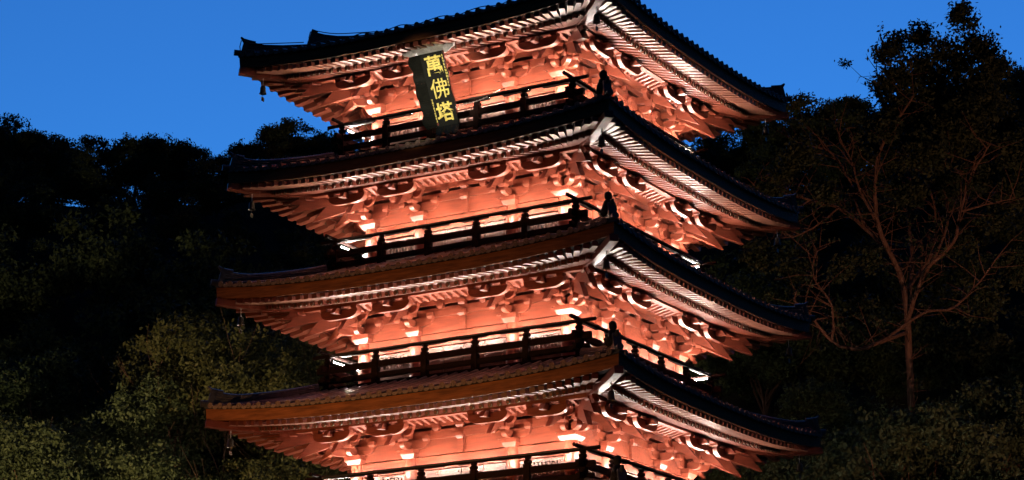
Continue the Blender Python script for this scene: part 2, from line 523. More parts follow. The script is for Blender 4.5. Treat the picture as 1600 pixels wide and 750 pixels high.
    for side in range(4):
        L0 = w + 1.25
        zt_, zb_ = c0 + 1.05, c0 + .93
        # backing board, then slats standing proud below it
        vs = [rot(side, p) for p in ((-L0, -(w + 1.38), zt_ + .05), (L0, -(w + 1.38), zt_ + .05), (L0 - .5, -(w + .84), zb_ + .07), (-L0 + .5, -(w + .84), zb_ + .07))]
        la.add(vs, [(0, 1, 2, 3)])
        x = -L0 + .3
        while x < L0 - .25:
            la.beam(rot(side, (x, -(w + 1.39), zt_ + .02)), rot(side, (x, -(w + .85), zb_ + .02)), .10, .09)
            x += .285
    link('ceiling_lattice', la.mesh('ceiling_lattice', WOOD), roof)

    # ---- wall of the storey
    deck = ZK[k] - 3.32
    colx = [-w, -.475 * w, .475 * w, w]
    wl = MB()
    for side in range(4):
        def bx(x0, x1, s0, s1_, z0, z1, mi=0):
            p = rot(side, (x0, -(w + s0), z0)); q = rot(side, (x1, -(w + s1_), z1))
            wl.box(min(p[0], q[0]), max(p[0], q[0]), min(p[1], q[1]), max(p[1], q[1]), min(z0, z1), max(z0, z1), mi)
        e = w - .02
        bx(-e, e, -.30, -.22, c0 - .40, c0 + 1.55)           # backing
        bx(-e, e, -.20, .015, c0 + .035, c0 + .55)             # panel
        bx(-e, e, -.20, .085, c0 + .553, c0 + .84)            # first beam
        bx(-e, e, -.20, .10, c0 + .95, c0 + 1.30)            # upper beam, leaving a shadow gap
        bx(-e, e, -.20, .055, c0 - .43, c0 - .004)            # lintel
        bx(-e, e, -.16, -.06, deck, c0 - .45)                 # wall behind doors
        bx(-e, e, -.05, .04, deck, deck + .16)                # sill
        # ceiling board out to the lattice
        vs = [rot(side, p) for p in ((-w - .4, -(w + .10), c0 + 1.13), (w + .4, -(w + .10), c0 + 1.13), (w + .8, -(w + .86), c0 + .99), (-w - .8, -(w + .86), c0 + .99))]
        wl.add(vs, [(0, 1, 2, 3)])
        # struts and bearing blocks between the brackets
        def block(x, s, z, a=.15, hgt=.20):
            p = rot(side, (x, -(w + s), 0))
            wl.frust(p[0], p[1], z, z + hgt * .38, a * .68, a * .68, a, a)
            wl.box(p[0] - a, p[0] + a, p[1] - a, p[1] + a, z + hgt * .38, z + hgt)
        bx(-.11, .11, .0, .11, c0 + .03, c0 + .50)
        block(0, .06, c0 + .47, .15, .20)
        block(0, .07, c0 + .84, .14, .17)
        for cxx in (-.475 * w, .475 * w):
            for sg in (-1, 1):
                # arm carved in relief on the wall plane
                pr = [(0, .28), (.52, .28), (.66, .36), (.72, .50), (.72, .56), (0, .56)]
                wl.prism(pr, lambda a, b: rot(side, (cxx + sg * a, -(w + .04), c0 + b)), lambda a, b: rot(side, (cxx + sg * a, -(w + .16), c0 + b)))
                block(cxx + sg * .64, .10, c0 + .50, .12, .20)
                block(cxx + sg * 1.02, .10, c0 + .80, .12, .18)
        for sg in (-1, 1):
            cxx = sg * w
            pr = [(0, .28), (.52, .28), (.66, .36), (.72, .50), (.72, .56), (0, .56)]
            wl.prism(pr, lambda a, b: rot(side, (cxx - sg * a, -(w + .04), c0 + b)), lambda a, b: rot(side, (cxx - sg * a, -(w + .16), c0 + b)))
            block(cxx - sg * .64, .10, c0 + .50, .12, .20)
    wall = link('storey_wall', wl.mesh('storey_wall', WOODH), pagoda)
    for side in range(4):
        ang = side * PI / 2
        for cx_ in colx[:3]:
            key = 'column'
            me = bpy.data.meshes.get('column%d' % k)
            if me is None:
                cm = MB(); cm.lathe([(.225, 0), (.225, .3), (.23, 1.0), (.215, c0 - deck)], 0, 0, 16)
                me = cm.mesh('column%d' % k, WOOD, True)
            link('column', me, wall, rot(side, (cx_, -w - .0, deck)))
        # doors in the middle bay, barred windows in the side bays
        me = bpy.data.meshes.get('door%d' % k)
        if me is None:
            bw = .475 * w - .26
            dz0, dz1 = .17, c0 - .46 - deck
            dw = 2 * bw / 4
            dm = MB()
            dm.box(-dw / 2 + .012, dw / 2 - .012, -.03, .03, dz0, dz0 + .75)
            for (x0, x1, z0, z1) in ((-dw / 2 + .012, -dw / 2 + .10, dz0 + .752, dz1), (dw / 2 - .10, dw / 2 - .012, dz0 + .752, dz1), (-dw / 2 + .102, dw / 2 - .102, dz1 - .10, dz1), (-dw / 2 + .102, dw / 2 - .102, dz0 + .752, dz0 + .82)):
                dm.box(x0, x1, -.035, .035, z0, z1)
            dm.box(-dw / 2 + .12, -dw / 2 + .145, -.055, .0, dz0 + .84, dz1 - .12)
            dm.box(dw / 2 - .145, dw / 2 - .12, -.055, .0, dz0 + .84, dz1 - .12)
            dm.box(-dw / 2 + .12, dw / 2 - .12, -.052, -.0, dz1 - .145, dz1 - .115)
            dm.box(-dw / 2 + .12, dw / 2 - .12, -.052, -.0, dz0 + .83, dz0 + .86)
            dm.box(-dw / 2 + .10, dw / 2 - .10, -.012, .01, dz0 + .82, dz1 - .10, 1)
            dm.box(-dw / 2 + .12, dw / 2 - .12, -.045, .0, dz0 + .1, dz0 + .65)
            me = dm.mesh('door%d' % k, [DOORW, PANE])
            sw = .525 * w - .5
            win = MB()
            z0, z1 = .55, c0 - .50 - deck
            win.box(-sw / 2, sw / 2, -.04, .03, .17, z0 - .02)
            win.box(-sw / 2, sw / 2, -.06, .03, z0 - .018, z0 + .07)
            win.box(-sw / 2, sw / 2, -.06, .03, z1 - .07, z1)
            nb_ = 12
            for j in range(nb_):
                x = -sw / 2 + .04 + (sw - .08) * j / (nb_ - 1)
                win.box(x - .03, x + .03, -.045, .01, z0 + .072, z1 - .072)
            win.box(-sw / 2 + .01, sw / 2 - .01, .012, .028, z0 + .072, z1 - .072)
            win.mesh('window%d' % k, DOORW)
        bw = .475 * w - .26
        for j in range(4):
            x = -bw + 2 * bw * (j + .5) / 4
            link('door', me, wall, rot(side, (x, -(w - .02), deck)), ang)
        for sg in (-1, 1):
            link('window', bpy.data.meshes['window%d' % k], wall, rot(side, (sg * .7375 * w, -(w - .02), deck)), ang)

    # ---- bracket sets
    def arm_out(m, s_end, z0, z1, wd, cut=.13):                # arm projecting outward with curved underside
        pr = [(-.15, z0), (s_end - cut * 1.6, z0)]
        for j in range(1, 6):
            a = j / 5 * PI / 2
            pr.append((s_end - cut * 1.6 + cut * 1.6 * math.sin(a), z0 + (z1 - z0) * .62 * (1 - math.cos(a))))
        pr += [(s_end, z1), (-.15, z1)]
        m.prism(pr, lambda a, b: (-wd / 2, -a, b), lambda a, b: (wd / 2, -a, b))
    def arm_cross(m, hl, s, z0, z1, th):                      # arm parallel to the wall, boat shaped
        pr = []
        nn = 8
        bot = []
        for j in range(nn + 1):
            a = PI * .5 * j / nn
            bot.append((hl * .45 + hl * .55 * math.sin(a), z0 + (z1 - z0) * .80 * (1 - math.cos(a))))
        pr = [(-x, z) for x, z in bot[::-1]] + bot + [(hl, z1), (-hl, z1)]
        m.prism(pr, lambda a, b: (a, -(s - th / 2), b), lambda a, b: (a, -(s + th / 2), b))
    def blk(m, x, s, z, a, hgt):
        m.frust(x, -s, z, z + hgt * .4, a * .7, a * .7, a, a)
        m.box(x - a, x + a, -s - a, -s + a, z + hgt * .4, z + hgt)
    def slant(m, k1, wd, s_tip, z_tip, top_s, top_z, back_s, back_z):
        pr = [(s_tip, z_tip), (top_s, top_z), (back_s, top_z + .05), (back_s, back_z)]
        m.prism(pr, lambda a, b: (-wd / 2, -a * k1, b), lambda a, b: (wd / 2, -a * k1, b))
    def set_meshes(tag_, K, crosses=True):
        a = MB(); b = MB(); c = MB()
        arm_out(a, .62 * K, .26, .50, .17)
        blk(a, 0, .56 * K, .48, .15, .19)
        arm_out(a, .95 * K, .62, .84, .165)
        blk(a, 0, .86 * K, .84, .12, .13)
        if crosses:
            arm_cross(a, .42, .56, .655, .86, .13)
            for x in (-.34, .34): blk(a, x, .56, .86, .11, .15)
        slant(b, K, .17, 1.52 if crosses else 1.42, .20 if crosses else .10, 1.04, .80, .05, .88)
        # upper nose over the outer arm
        pr = [(1.95, .66), (1.80, .86), (1.0, .92), (1.0, .74), (1.5, .68)]
        b.prism(pr, lambda p, q: (-.085, -p * K, q), lambda p, q: (.085, -p * K, q))
        if crosses:
            arm_cross(c, .72, 1.5, .53, .83, .15)
            for x in (-.60, 0, .60): blk(c, x, 1.5, .82, .115, .125)
            arm_cross(c, .50, 1.05, .70, .93, .12)
        else:
            blk(c, 0, 1.5 * K, .82, .15, .125)
        return [q.mesh(tag_ + n_, WOOD) for q, n_ in ((a, 'arm'), (b, 'slanting_arm'), (c, 'outer_arm'))]
    def capmesh(nm, a):
        q = MB(); q.frust(0, 0, -.02, .12, a * .72, a * .72, a, a); q.box(-a, a, -a, a, .12, .27)
        return q.mesh(nm, WOOD)
    if 'cap_mid' not in bpy.data.meshes:
        capmesh('cap_mid', .27); capmesh('cap_corner', .33)
        set_meshes('m_', 1); set_meshes('d_', 1.45, False)
        cb = MB()                                         # long diagonal wedge
        pr = [(2.80, .34), (2.38, .80), (1.3, .93), (.4, .95), (1.5, .70)]
        cb.prism(pr, lambda p, q: (-.11, -p, q), lambda p, q: (.11, -p, q))
        cb.mesh('d_long', WOOD)
    D = bpy.data.meshes
    for side in range(4):
        ang = side * PI / 2
        for cx_ in colx[1:3]:
            bs = link('bracket_set', D['cap_mid'], pagoda, rot(side, (cx_, -w - .02, c0)), ang)
            for nm in ('arm', 'slanting_arm', 'outer_arm'): link(nm, D['m_' + nm], bs)
        # corner set at the left end of this side
        bs = link('bracket_set', D['cap_corner'], pagoda, rot(side, (-w, -w, c0)), ang)
        for nm in ('arm', 'slanting_arm', 'outer_arm'):
            link(nm, D['m_' + nm], bs)
            link(nm, D['m_' + nm], bs, rz=-PI / 2)
            link(nm, D['d_' + nm], bs, rz=-PI / 4)
        link('slanting_arm', D['d_long'], bs, rz=-PI / 4)

    # ---- balcony
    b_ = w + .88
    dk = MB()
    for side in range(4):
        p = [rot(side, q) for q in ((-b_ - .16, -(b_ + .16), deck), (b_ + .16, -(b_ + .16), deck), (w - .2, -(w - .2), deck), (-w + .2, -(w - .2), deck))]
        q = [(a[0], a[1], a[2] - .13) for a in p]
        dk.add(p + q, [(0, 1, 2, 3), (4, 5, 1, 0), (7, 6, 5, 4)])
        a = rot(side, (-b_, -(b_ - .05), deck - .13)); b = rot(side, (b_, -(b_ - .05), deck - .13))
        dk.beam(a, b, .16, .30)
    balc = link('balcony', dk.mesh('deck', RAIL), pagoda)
    rz_ = ZK[k] - 2.22                                     # top rail height
    rh = rz_ - deck
    pm_ = D.get('post%d' % k)
    if pm_ is None:
        q = MB()
        q.box(-.105, .105, -.105, .105, 0, rh - .30)
        q.lathe([(.08, rh - .30), (.13, rh - .25), (.135, rh - .19), (.08, rh - .14), (.11, rh - .09), (.11, rh - .055)], 0, 0, 12)
        pm_ = q.mesh('post%d' % k, RAIL)
    npst = 5
    for side in range(4):
        ang = side * PI / 2
        for j in range(npst):
            x = -b_ + 2 * b_ * j / npst
            link('post', pm_, balc, rot(side, (x, -b_, deck)), ang)
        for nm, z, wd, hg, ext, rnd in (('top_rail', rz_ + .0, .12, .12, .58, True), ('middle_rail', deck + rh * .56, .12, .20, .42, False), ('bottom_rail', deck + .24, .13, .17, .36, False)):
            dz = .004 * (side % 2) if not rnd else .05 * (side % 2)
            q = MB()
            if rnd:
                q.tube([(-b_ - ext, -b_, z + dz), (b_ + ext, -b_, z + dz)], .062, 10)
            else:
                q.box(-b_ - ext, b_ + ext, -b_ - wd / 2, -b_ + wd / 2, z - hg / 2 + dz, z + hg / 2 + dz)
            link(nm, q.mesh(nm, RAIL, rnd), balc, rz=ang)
    # ---- added strip outside the top rail, no known fixture, brightening the rafters above
    for side in range(4):
        ang = side * PI / 2
        q = MB(); q.box(-b_ + .1, b_ - .1, -b_ - .085, -b_ - .066, rz_ - .02 + .05 * (side % 2), rz_ + .03 + .05 * (side % 2))
        stp = link('added_strip', q.mesh('added_strip', HOUSING), balc, rz=ang)
        L = bpy.data.lights.new('strip', 'AREA'); L.shape = 'RECTANGLE'; L.size = 2 * b_ - .3; L.size_y = .02; L.energy = ADDED_STRIP_POWER * (1 if side < 2 else .0); L.color = (1, .88, .78); L.spread = R(110)
        if side > 1: continue
        lo = bpy.data.objects.new('added_strip_glow', L); C.objects.link(lo); lo.parent = balc
        lo.location = rot(side, (0, -b_ - .078, rz_ + .045 + .05 * (side % 2)))
        dv = Vector(rot(side, (0, -.72, .9)))
        lo.rotation_euler = dv.to_track_quat('-Z', 'Y').to_euler()
        if abs(dv.x) > .1:
            lo.rotation_euler = (Matrix.Rotation(ang, 3, 'Z') @ Vector((0, -.72, .9)).to_track_quat('-Z', 'Y').to_matrix()).to_euler()
    # ---- tube lamps along the inside of the top rail
    lm = D.get('tube_lamp')
    if lm is None:
        q = MB()
        q.tube([(-.5, 0, 0), (.5, 0, 0)], .014, 10, 1)
        for x in (-.535, .5): q.box(x, x + .035, -.03, .03, -.035, .03)
        q.box(-.5, .5, -.045, -.03, -.05, -.012)          # outer lip
        q.box(-.5, .5, -.03, .03, -.05, -.032)            # tray
        lm = q.mesh('tube_lamp', [HOUSING, TUBE])
        q.box(-.5, .5, .03, .042, -.05, -.016)             # inner lip shading the wall foot
        q.mesh('tube_lamp_shaded', [HOUSING, TUBE])
    for side in range(4):
        ang = side * PI / 2
        for j in range(6):
            if side in (0, 1): x = (j - 2.5) * 1.52; dzl = .0; s_ = b_ - .2
            elif side == 3: x = (b_ - .55) - j * 1.33; dzl = -.20; s_ = b_ - .16
            else: x = -(b_ - .55) + j * 1.33; dzl = -.10; s_ = b_ - .12
            if side == 1: s_ = b_ - .12; dzl = .04
            link('tube_lamp', D['tube_lamp_shaded'] if side < 2 else lm, balc, rot(side, (x, -s_, rz_ + .012 + dzl)), ang)

for k in range(4):
    build_storey(k, top=(k == 0))
build_storey(4, detail=False)
# plain body between the visible storeys, and the lower shaft down to the terrace
core = MB()
for k in range(4):
    w = WK[k]
    zlo = ZK[k] - 3.45
    core.box(-w + .3, w - .3, -w + .3, w - .3, ZK[k + 1] - .3, ZK[k] - .1)
    if k < 4:
        core.box(-WK[k] - .84, WK[k] + .84, -WK[k] - .84, WK[k] + .84, ZK[k] - 3.62, ZK[k] - 3.455)
core.box(-4.1, 4.1, -4.1, 4.1, .15, ZK[4] - .2)
link('inner_core', core.mesh('inner_core', WOODH), pagoda)
fn = MB()
za = ZK[0] - SAG + 2.0
fn.box(-.55, .55, -.55, .55, za - .3, za + .25)
fn.lathe([(.5, za + .25), (.42, za + .5), (.15, za + .7), (.12, za + 1.0)], 0, 0, 16)
for i in range(7):
    z = za + 1.1 + i * .42
    fn.lathe([(.12, z - .15), (.40 - i * .03, z - .03), (.42 - i * .03, z + .05), (.12, z + .12)], 0, 0, 16)
fn.lathe([(.07, za + 3.9), (.07, za + 4.4), (.22, za + 4.6), (.18, za + 4.85), (.01, za + 5.2)], 0, 0, 14)
link('finial', fn.mesh('finial', BRONZE, True), pagoda)

# ------------------------------------------------------------------ wind bells
def bell_mesh():
    q = MB()
    q.lathe([(.02, 0), (.07, -.02), (.095, -.08), (.10, -.22), (.13, -.30), (.118, -.30), (.09, -.22), (.02, -.04)], 0, 0, 12)
    return q.mesh('wind_bell', BRONZE, True)
BM = bell_mesh()
q = MB(); q.tube([(0, 0, .26), (0, 0, 0)], .012, 6); CHAIN = q.mesh('hanger', SILVER)
q = MB(); q.tube([(0, 0, -.1), (0, 0, -.42)], .01, 6); q.box(-.005, .005, -.08, .08, -.56, -.42); CLAP = q.mesh('clapper', BRONZE)
ordn = ['top', 'second', 'third', 'lowest visible']
for k in range(4):
    for (sx, sy, nm) in ((-1, -1, 'left'), (1, -1, 'near middle'), (1, 1, 'right')):
        r_ = HK[k] - .62
        o = link('wind_bell', BM, None, (sx * r_, sy * r_, ZK[k] - 1.02))
        tag(o, 'small bronze wind bell hanging from the %s corner of the %s eave' % (nm, ordn[k]), 'wind bell', 'wind bells under the eave corners')
        link('hanger', CHAIN, o); link('clapper', CLAP, o)

# ------------------------------------------------------------------ name plaque
pl = bpy.data.objects.new('name_plaque', None); C.objects.link(pl)
tag(pl, 'tilted black name plaque with three gold characters hanging under the top eave', 'plaque')
PT = Vector((.08, -6.16, -.87 + ZO)); PB = Vector((.08, -4.94, -3.27 + ZO))
up_ = (PT - PB).normalized(); xx = Vector((1, 0, 0)); nn_ = xx.cross(up_)        # outward normal faces down and out
pl.matrix_world = Matrix(((xx.x, up_.x, nn_.x, (PT.x + PB.x) / 2), (xx.y, up_.y, nn_.y, (PT.y + PB.y) / 2), (xx.z, up_.z, nn_.z, (PT.z + PB.z) / 2), (0, 0, 0, 1)))
PHt = (PT - PB).length
q = MB(); q.box(-.42, .46, -PHt / 2 + .12, PHt / 2 - .12, -.06, .0); link('face_board', q.mesh('face_board', BLACK), pl)
def flare(p0, p1, out, depth, waves, amp, name, m_, wid=.28):
    """frame board running p0->p1, flaring outwards and forwards with a scalloped free edge"""
    q = MB(); p0 = Vector(p0); p1 = Vector(p1); out = Vector(out); n = 36
    vs = []
    for j in range(n + 1):
        f = j / n
        p = p0.lerp(p1, f)
        wv = wid * (1 + amp * abs(math.sin(PI * waves * f)) + .06 * math.sin(23 * f + waves))
        tip = p + out * wv + Vector((0, 0, depth * (1 + .15 * math.sin(PI * waves * f))))
        vs += [p, tip, tip - Vector((0, 0, .05)) + out * .012, p - Vector((0, 0, .06))]
    fs = [(j * 4 + a, j * 4 + (a + 1) % 4, (j + 1) * 4 + (a + 1) % 4, (j + 1) * 4 + a) for j in range(n) for a in range(4)]
    q.add(vs, fs + [(3, 2, 1, 0), (n * 4, n * 4 + 1, n * 4 + 2, n * 4 + 3)])
    return link(name, q.mesh(name, m_), pl)
t_ = PHt / 2 - .12
flare((-.42, -t_, 0), (-.42, t_, 0), (-1, 0, 0), .26, 5, .22, 'frame_side', BLACK, .26)
flare((.46, -t_, 0), (.46, t_, 0), (1, 0, 0), .26, 5, .22, 'frame_side', BLACK, .10)
flare((-.60, t_, 0), (.60, t_, 0), (0, 1, 0), .22, 3, .35, 'frame_top', SILVER, .20)
flare((-.44, -t_, 0), (.44, -t_, 0), (0, -1, 0), .18, 3, .35, 'frame_bottom', BLACK, .20)
for sg in (-1, 1):                                            # cloud shaped wings at the top
    q = MB()
    pr = [(.0, .12), (.18, .16), (.34, .10), (.44, .14), (.40, .02), (.26, -.02), (.14, -.10), (.0, -.14)]
    q.prism(pr, lambda a, b: (sg * (.56 + a), t_ + .04 + b, .02), lambda a, b: (sg * (.56 + a), t_ + .04 + b, .10))
    link('frame_wing', q.mesh('frame_wing', SILVER), pl)
q = MB()
for (p0, p1) in (((-.4, t_ - .1, -.06), (-.5, t_ + .5, -.5)), ((.4, t_ - .1, -.06), (.5, t_ + .5, -.5))):
    q.tube([p0, p1], .02, 6)
link('hanger', q.mesh('hanger_rods', SILVER), pl)
def glyph(ch, size, cy, cx=0.03, off=.014):
    cu_ = bpy.data.curves.new('glyph', 'FONT')
    cu_.body = ch; cu_.size = size; cu_.align_x = 'CENTER'; cu_.align_y = 'CENTER'
    cu_.offset = off; cu_.extrude = .012; cu_.bevel_depth = 0; cu_.resolution_u = 3
    o = bpy.data.objects.new('glyph', cu_); C.objects.link(o)
    bpy.context.view_layer.update()
    dg_ = bpy.context.evaluated_depsgraph_get()
    me = bpy.data.meshes.new_from_object(o.evaluated_get(dg_))
    bpy.data.objects.remove(o)
    me.materials.clear(); me.materials.append(GOLDP)
    n = len(me.vertices)
    if n:
        co = np.empty(n * 3); me.vertices.foreach_get('co', co); co = co.reshape(-1, 3)
        mid = (co.max(0) + co.min(0)) / 2; ext = co.max(0) - co.min(0)
        sc_ = size * .92 / max(ext[0], ext[1], .01)
        co[:, :2] = (co[:, :2] - mid[:2]) * sc_
        co[:, 0] += .035 * co[:, 1] * 0 
        me.vertices.foreach_set('co', co.ravel()); me.update()
    return link('character', me, pl, (cx, cy, .016))
for ch, cy in (('萬', .80), ('佛', .02), ('塔', -.76)):
    glyph(ch, .72, cy, off=.002 if ch == '佛' else .013)
def column_text(x, y0, y1, n_, wd, name):
    q = MB(); r3 = random.Random(5)
    for j in range(n_):
        yc = y0 + (y1 - y0) * (j + .5) / n_
        hh = abs(y1 - y0) / n_ * .8
        for s_ in range(3):
            yy = yc - hh / 2 + hh * (s_ + .2) / 3
            w2 = wd * r3.uniform(.55, 1) / 2
            q.box(x - w2, x + w2, yy, yy + hh / 6, .001, .014)
        q.box(x - wd * .1, x + wd * .1, yc - hh / 2, yc + hh / 2, .001, .012)
        if j % 2: q.box(x - wd * .45, x - wd * .3, yc - hh / 2, yc + hh / 3, .001, .013)
    link(name, q.mesh(name, GOLDP), pl)
column_text(.405, 1.12, .02, 11, .055, 'inscription')
column_text(.450, 1.10, .12, 10, .026, 'inscription')
column_text(-.36, -.28, -1.08, 9, .050, 'inscription')
q = MB(); q.box(-.385, -.325, -1.17, -1.10, .001, .014); link('seal', q.mesh('seal', WOOD), pl)

# cable for lighting along the top ridge and a chain of small lamps beside the plaque
q = MB()
pts = []
k = 0
for j in range(60):
    x = -7.05 + 12.8 * j / 59
    z = tile_z(0, x, HK[0] - WK[0], True) + .17 + .05 * math.sin(j * .9)
    pts.append((x, -(HK[0] - .12 + .02 * math.sin(j * 1.7)), z))
q.tube(pts, .016, 6)
for sgn, r_a, r_b, up, ov in ((1, 5.36, 1.2, .60, .16), (1, 7.02, 5.5, .36, .12)):
    pts = []
    for j in range(26):
        f = j / 25; rr_ = r_a + (r_b - r_a) * f
        z = tile_z(0, rr_, rr_ - WK[0], True) + up + .22 * max(0, 1 - f * 5) ** 2
        pts.append((-rr_ + ov, -rr_ - ov * .6, z - (.0 if j else .1)))
    z0_ = pts[0][2]
    pts = [(pts[0][0], pts[0][1] - .02, z0_ - .5), (pts[0][0] - .04, pts[0][1] - .02, z0_ - .2)] + pts
    q.tube(pts, .016, 6)
tag(link('rope_light', q.mesh('rope_light', CABLE, True)), 'thin pale rope light laid along the top eave tiles and hip ridge', 'rope light')
q = MB()
a = Vector((1.62, -4.2, -1.95 + ZO)); b = Vector((.65, -5.2, -2.62 + ZO))
pts = [a.lerp(b, t / 12) - Vector((0, 0, .10 * math.sin(PI * t / 12))) for t in range(13)]
q.tube(pts, .014, 6)
for p in pts[1:]: q.lathe([(.004, p.z - .03), (.03, p.z - .01), (.03, p.z + .01), (.004, p.z + .03)], p.x, p.y, 6)
tag(link('hanging_chain', q.mesh('hanging_chain', SILVER)), 'pale beaded chain tied from the plaque edge to the wall behind', 'chain')

# ------------------------------------------------------------------ ground floodlights
def floodlight(x, y, z, tgt, energy, col, size, lab, blend=.6):
    o = bpy.data.objects.new('floodlight', None); C.objects.link(o); o.location = (x, y, z)
    tag(o, lab, 'floodlight', 'floodlights on the ground')
    q = MB(); q.box(-.3, .3, -.2, .2, 0, .08); q.box(-.3, -.26, -.03, .03, .08, .55); q.box(.26, .3, -.03, .03, .08, .55); link('bracket', q.mesh('bracket', HOUSING), o)
    d = (Vector(tgt) - Vector((x, y, z + .5))).normalized()
    hd = MB(); hd.frust(0, 0, -.22, -.02, .12, .10, .24, .18); hs = link('housing', hd.mesh('housing', HOUSING), o, (0, 0, .5))
    hs.rotation_euler = (-d).to_track_quat('-Z', 'Y').to_euler()
    L = bpy.data.lights.new('flood', 'SPOT'); L.energy = energy; L.color = col; L.spot_size = R(size); L.spot_blend = blend; L.shadow_soft_size = .15
    lo = bpy.data.objects.new('lamp', L); C.objects.link(lo); lo.parent = o; lo.location = (0, 0, .5)
    lo.rotation_euler = d.to_track_quat('-Z', 'Y').to_euler()
floodlight(-12, -46, .0, (-2.5, -7, 9.8), 31000, (1, .50, .15), 39, 'ground floodlight with an amber beam on the lower pagoda eaves', 1)
floodlight(4, -66, .0, (.1, -5.6, 27.3), 230000, (1, .93, .72), 3.2, 'ground floodlight with a narrow beam aimed at the name plaque', .9)
fl = at(64, -27); floodlight(fl.x, fl.y, fl.z, at(103, -18, 6), 76000, (1, .74, .40), 52, 'floodlight on the level ground lighting the trees at the left', 1)
fl = at(66, 30); floodlight(fl.x, fl.y, fl.z, at(112, 20, 14), 40000, (1, .46, .28), 48, 'floodlight on the level ground lighting the trees at the right', 1)

# ------------------------------------------------------------------ trees
def leaf_mesh(name, centers, radii, n, size, m_, seed, flat=.75, drop=.25, mid=None, power=.45):
    """n leaf faces gathered in tufts near the surface of the lobes"""
    g = np.random.default_rng(seed)
    centers = np.array(centers); radii = np.array(radii)
    wts = radii ** 2; wts = wts / wts.sum()
    ntuft = max(40, n // 14)
    li = g.choice(len(centers), ntuft, p=wts)
    d = g.normal(size=(ntuft, 3)); d /= np.linalg.norm(d, axis=1)[:, None]
    rr = g.random(ntuft) ** power
    tc = centers[li] + d * (radii[li] * rr)[:, None] * np.array([1, 1, flat])
    per = int(math.ceil(n / ntuft))
    idx = np.repeat(np.arange(ntuft), per)
    p = tc[idx] + g.normal(size=(len(idx), 3)) * size * np.array([1.5, 1.5, .95])
    N = len(p)
    a = g.normal(size=(N, 3)); a /= np.linalg.norm(a, axis=1)[:, None]
    b = g.normal(size=(N, 3)); b -= a * (a * b).sum(1)[:, None]; b /= np.linalg.norm(b, axis=1)[:, None]
    sz = size * g.uniform(.55, 1.2, N)
    a = a * sz[:, None]; b = b * (sz * .5)[:, None]
    v = np.stack([p - a, p - b * .9, p + a, p + b], 1).reshape(-1, 3)
    v = v
    rnd = np.clip(g.random(ntuft)[idx] * .7 + g.random(N) * .3, 0, 1)
    return v, rnd
def to_mesh(name, v, rnd, m_):
    N = len(v) // 4
    me = bpy.data.meshes.new(name)
    me.vertices.add(4 * N); me.vertices.foreach_set('co', v.ravel())
    me.loops.add(4 * N); me.loops.foreach_set('vertex_index', np.arange(4 * N, dtype=np.int32))
    me.polygons.add(N); me.polygons.foreach_set('loop_start', np.arange(0, 4 * N, 4, dtype=np.int32))
    at_ = me.attributes.new('leafrand', 'FLOAT', 'FACE'); at_.data.foreach_set('value', rnd.astype(np.float32))
    me.update(calc_edges=True)
    me.materials.append(m_)
    return me
def limb_set(seed, height, crown_base, spread, nmain, rad=.22, fork=3, lean=0, lf=.40):
    """trunk and forking limbs: returns mesh builder and limb ends"""
    g = random.Random(seed); q = MB(); ends_ = []
    def branch(p, d, L, r_, depth):
        pts = [p]; rr = [r_]; n = 4
        for j in range(n):
            d = (d + Vector((g.uniform(-1, 1), g.uniform(-1, 1), g.uniform(-.5, .9))) * .22).normalized()
            p = p + d * L / n; pts.append(p); rr.append(r_ * (1 - .55 * (j + 1) / n))
        q.tube(pts, rr, 5 if depth else 7)
        ends_.append((p, depth))
        if depth < fork:
            for j in range(g.choice((2, 3))):
                dd = (d + Vector((g.uniform(-1, 1), g.uniform(-1, 1), g.uniform(-.25, .7))) * .75).normalized()
                branch(pts[-1 - (j % 2)], dd, L * g.uniform(.55, .8), rr[-1] * .85, depth + 1)
    # trunk
    p = Vector((0, 0, -.6)); pts = [p]; rr = [rad * 1.2]; d = Vector((lean, 0, 1)).normalized()
    for j in range(5):
        d = (d + Vector((g.uniform(-.1, .1), g.uniform(-.1, .1), 0))).normalized()
        p = p + d * (crown_base + .6) / 5; pts.append(p); rr.append(rad * (1.15 - .09 * (j + 1)))
    q.tube(pts, rr, 9)
    for j in range(nmain):
        a = 2 * PI * j / nmain + g.uniform(-.4, .4)
        dd = Vector((math.cos(a) * spread, math.sin(a) * spread, g.uniform(.7, 1.1))).normalized()
        branch(pts[-1 - (j % 2)], dd, (height - crown_base) * lf * g.uniform(.8, 1.15), rad * .55, 1)
    return q, ends_
def lobes(g, cx, cy, z0, z1, rad, n, rl=(.28, .5)):
    cs, rs = [], []
    for _ in range(n):
        a = g.uniform(0, 2 * PI); f = g.random(); z = z0 + (z1 - z0) * f
        prof = math.sin(PI * (.12 + .80 * f)) ** .7
        r_ = rad * prof * math.sqrt(g.random()) * .85
        cs.append((cx + math.cos(a) * r_, cy + math.sin(a) * r_, z)); rs.append(rad * g.uniform(*rl))
    return cs, rs

PROTO = {}
def proto(key, height, base, rad, nl_, nleaf, size, lm_, bark, seed, spread=.6, nmain=5, fork=3, trad=.2, rl=(.26, .46), flat=.7, power=.45, lf=.40, cz=None):
    q, e = limb_set(seed, height, base, spread, nmain, trad, fork, 0, lf)
    g = random.Random(seed + 1)
    cs, rs = lobes(g, 0, 0, base + (height - base) * .12 if cz is None else cz, height - rad * .3, rad, nl_, rl)
    v, rnd = leaf_mesh(key, cs, rs, nleaf, size, lm_, seed + 2, flat, power=power)
    PROTO[key] = (q.mesh(key + '_trunk', bark, True), to_mesh(key + '_crown', v, rnd, lm_), v, rnd)
proto('crest_a', 9.5, 2.8, 4.3, 26, 9500, .19, LEAFD, BARKD, 31, nmain=8, rl=(.14, .32), flat=.62)
proto('crest_b', 8.5, 2.2, 4.8, 30, 10500, .19, LEAFD, BARKD, 41, nmain=8, rl=(.13, .30), flat=.6)
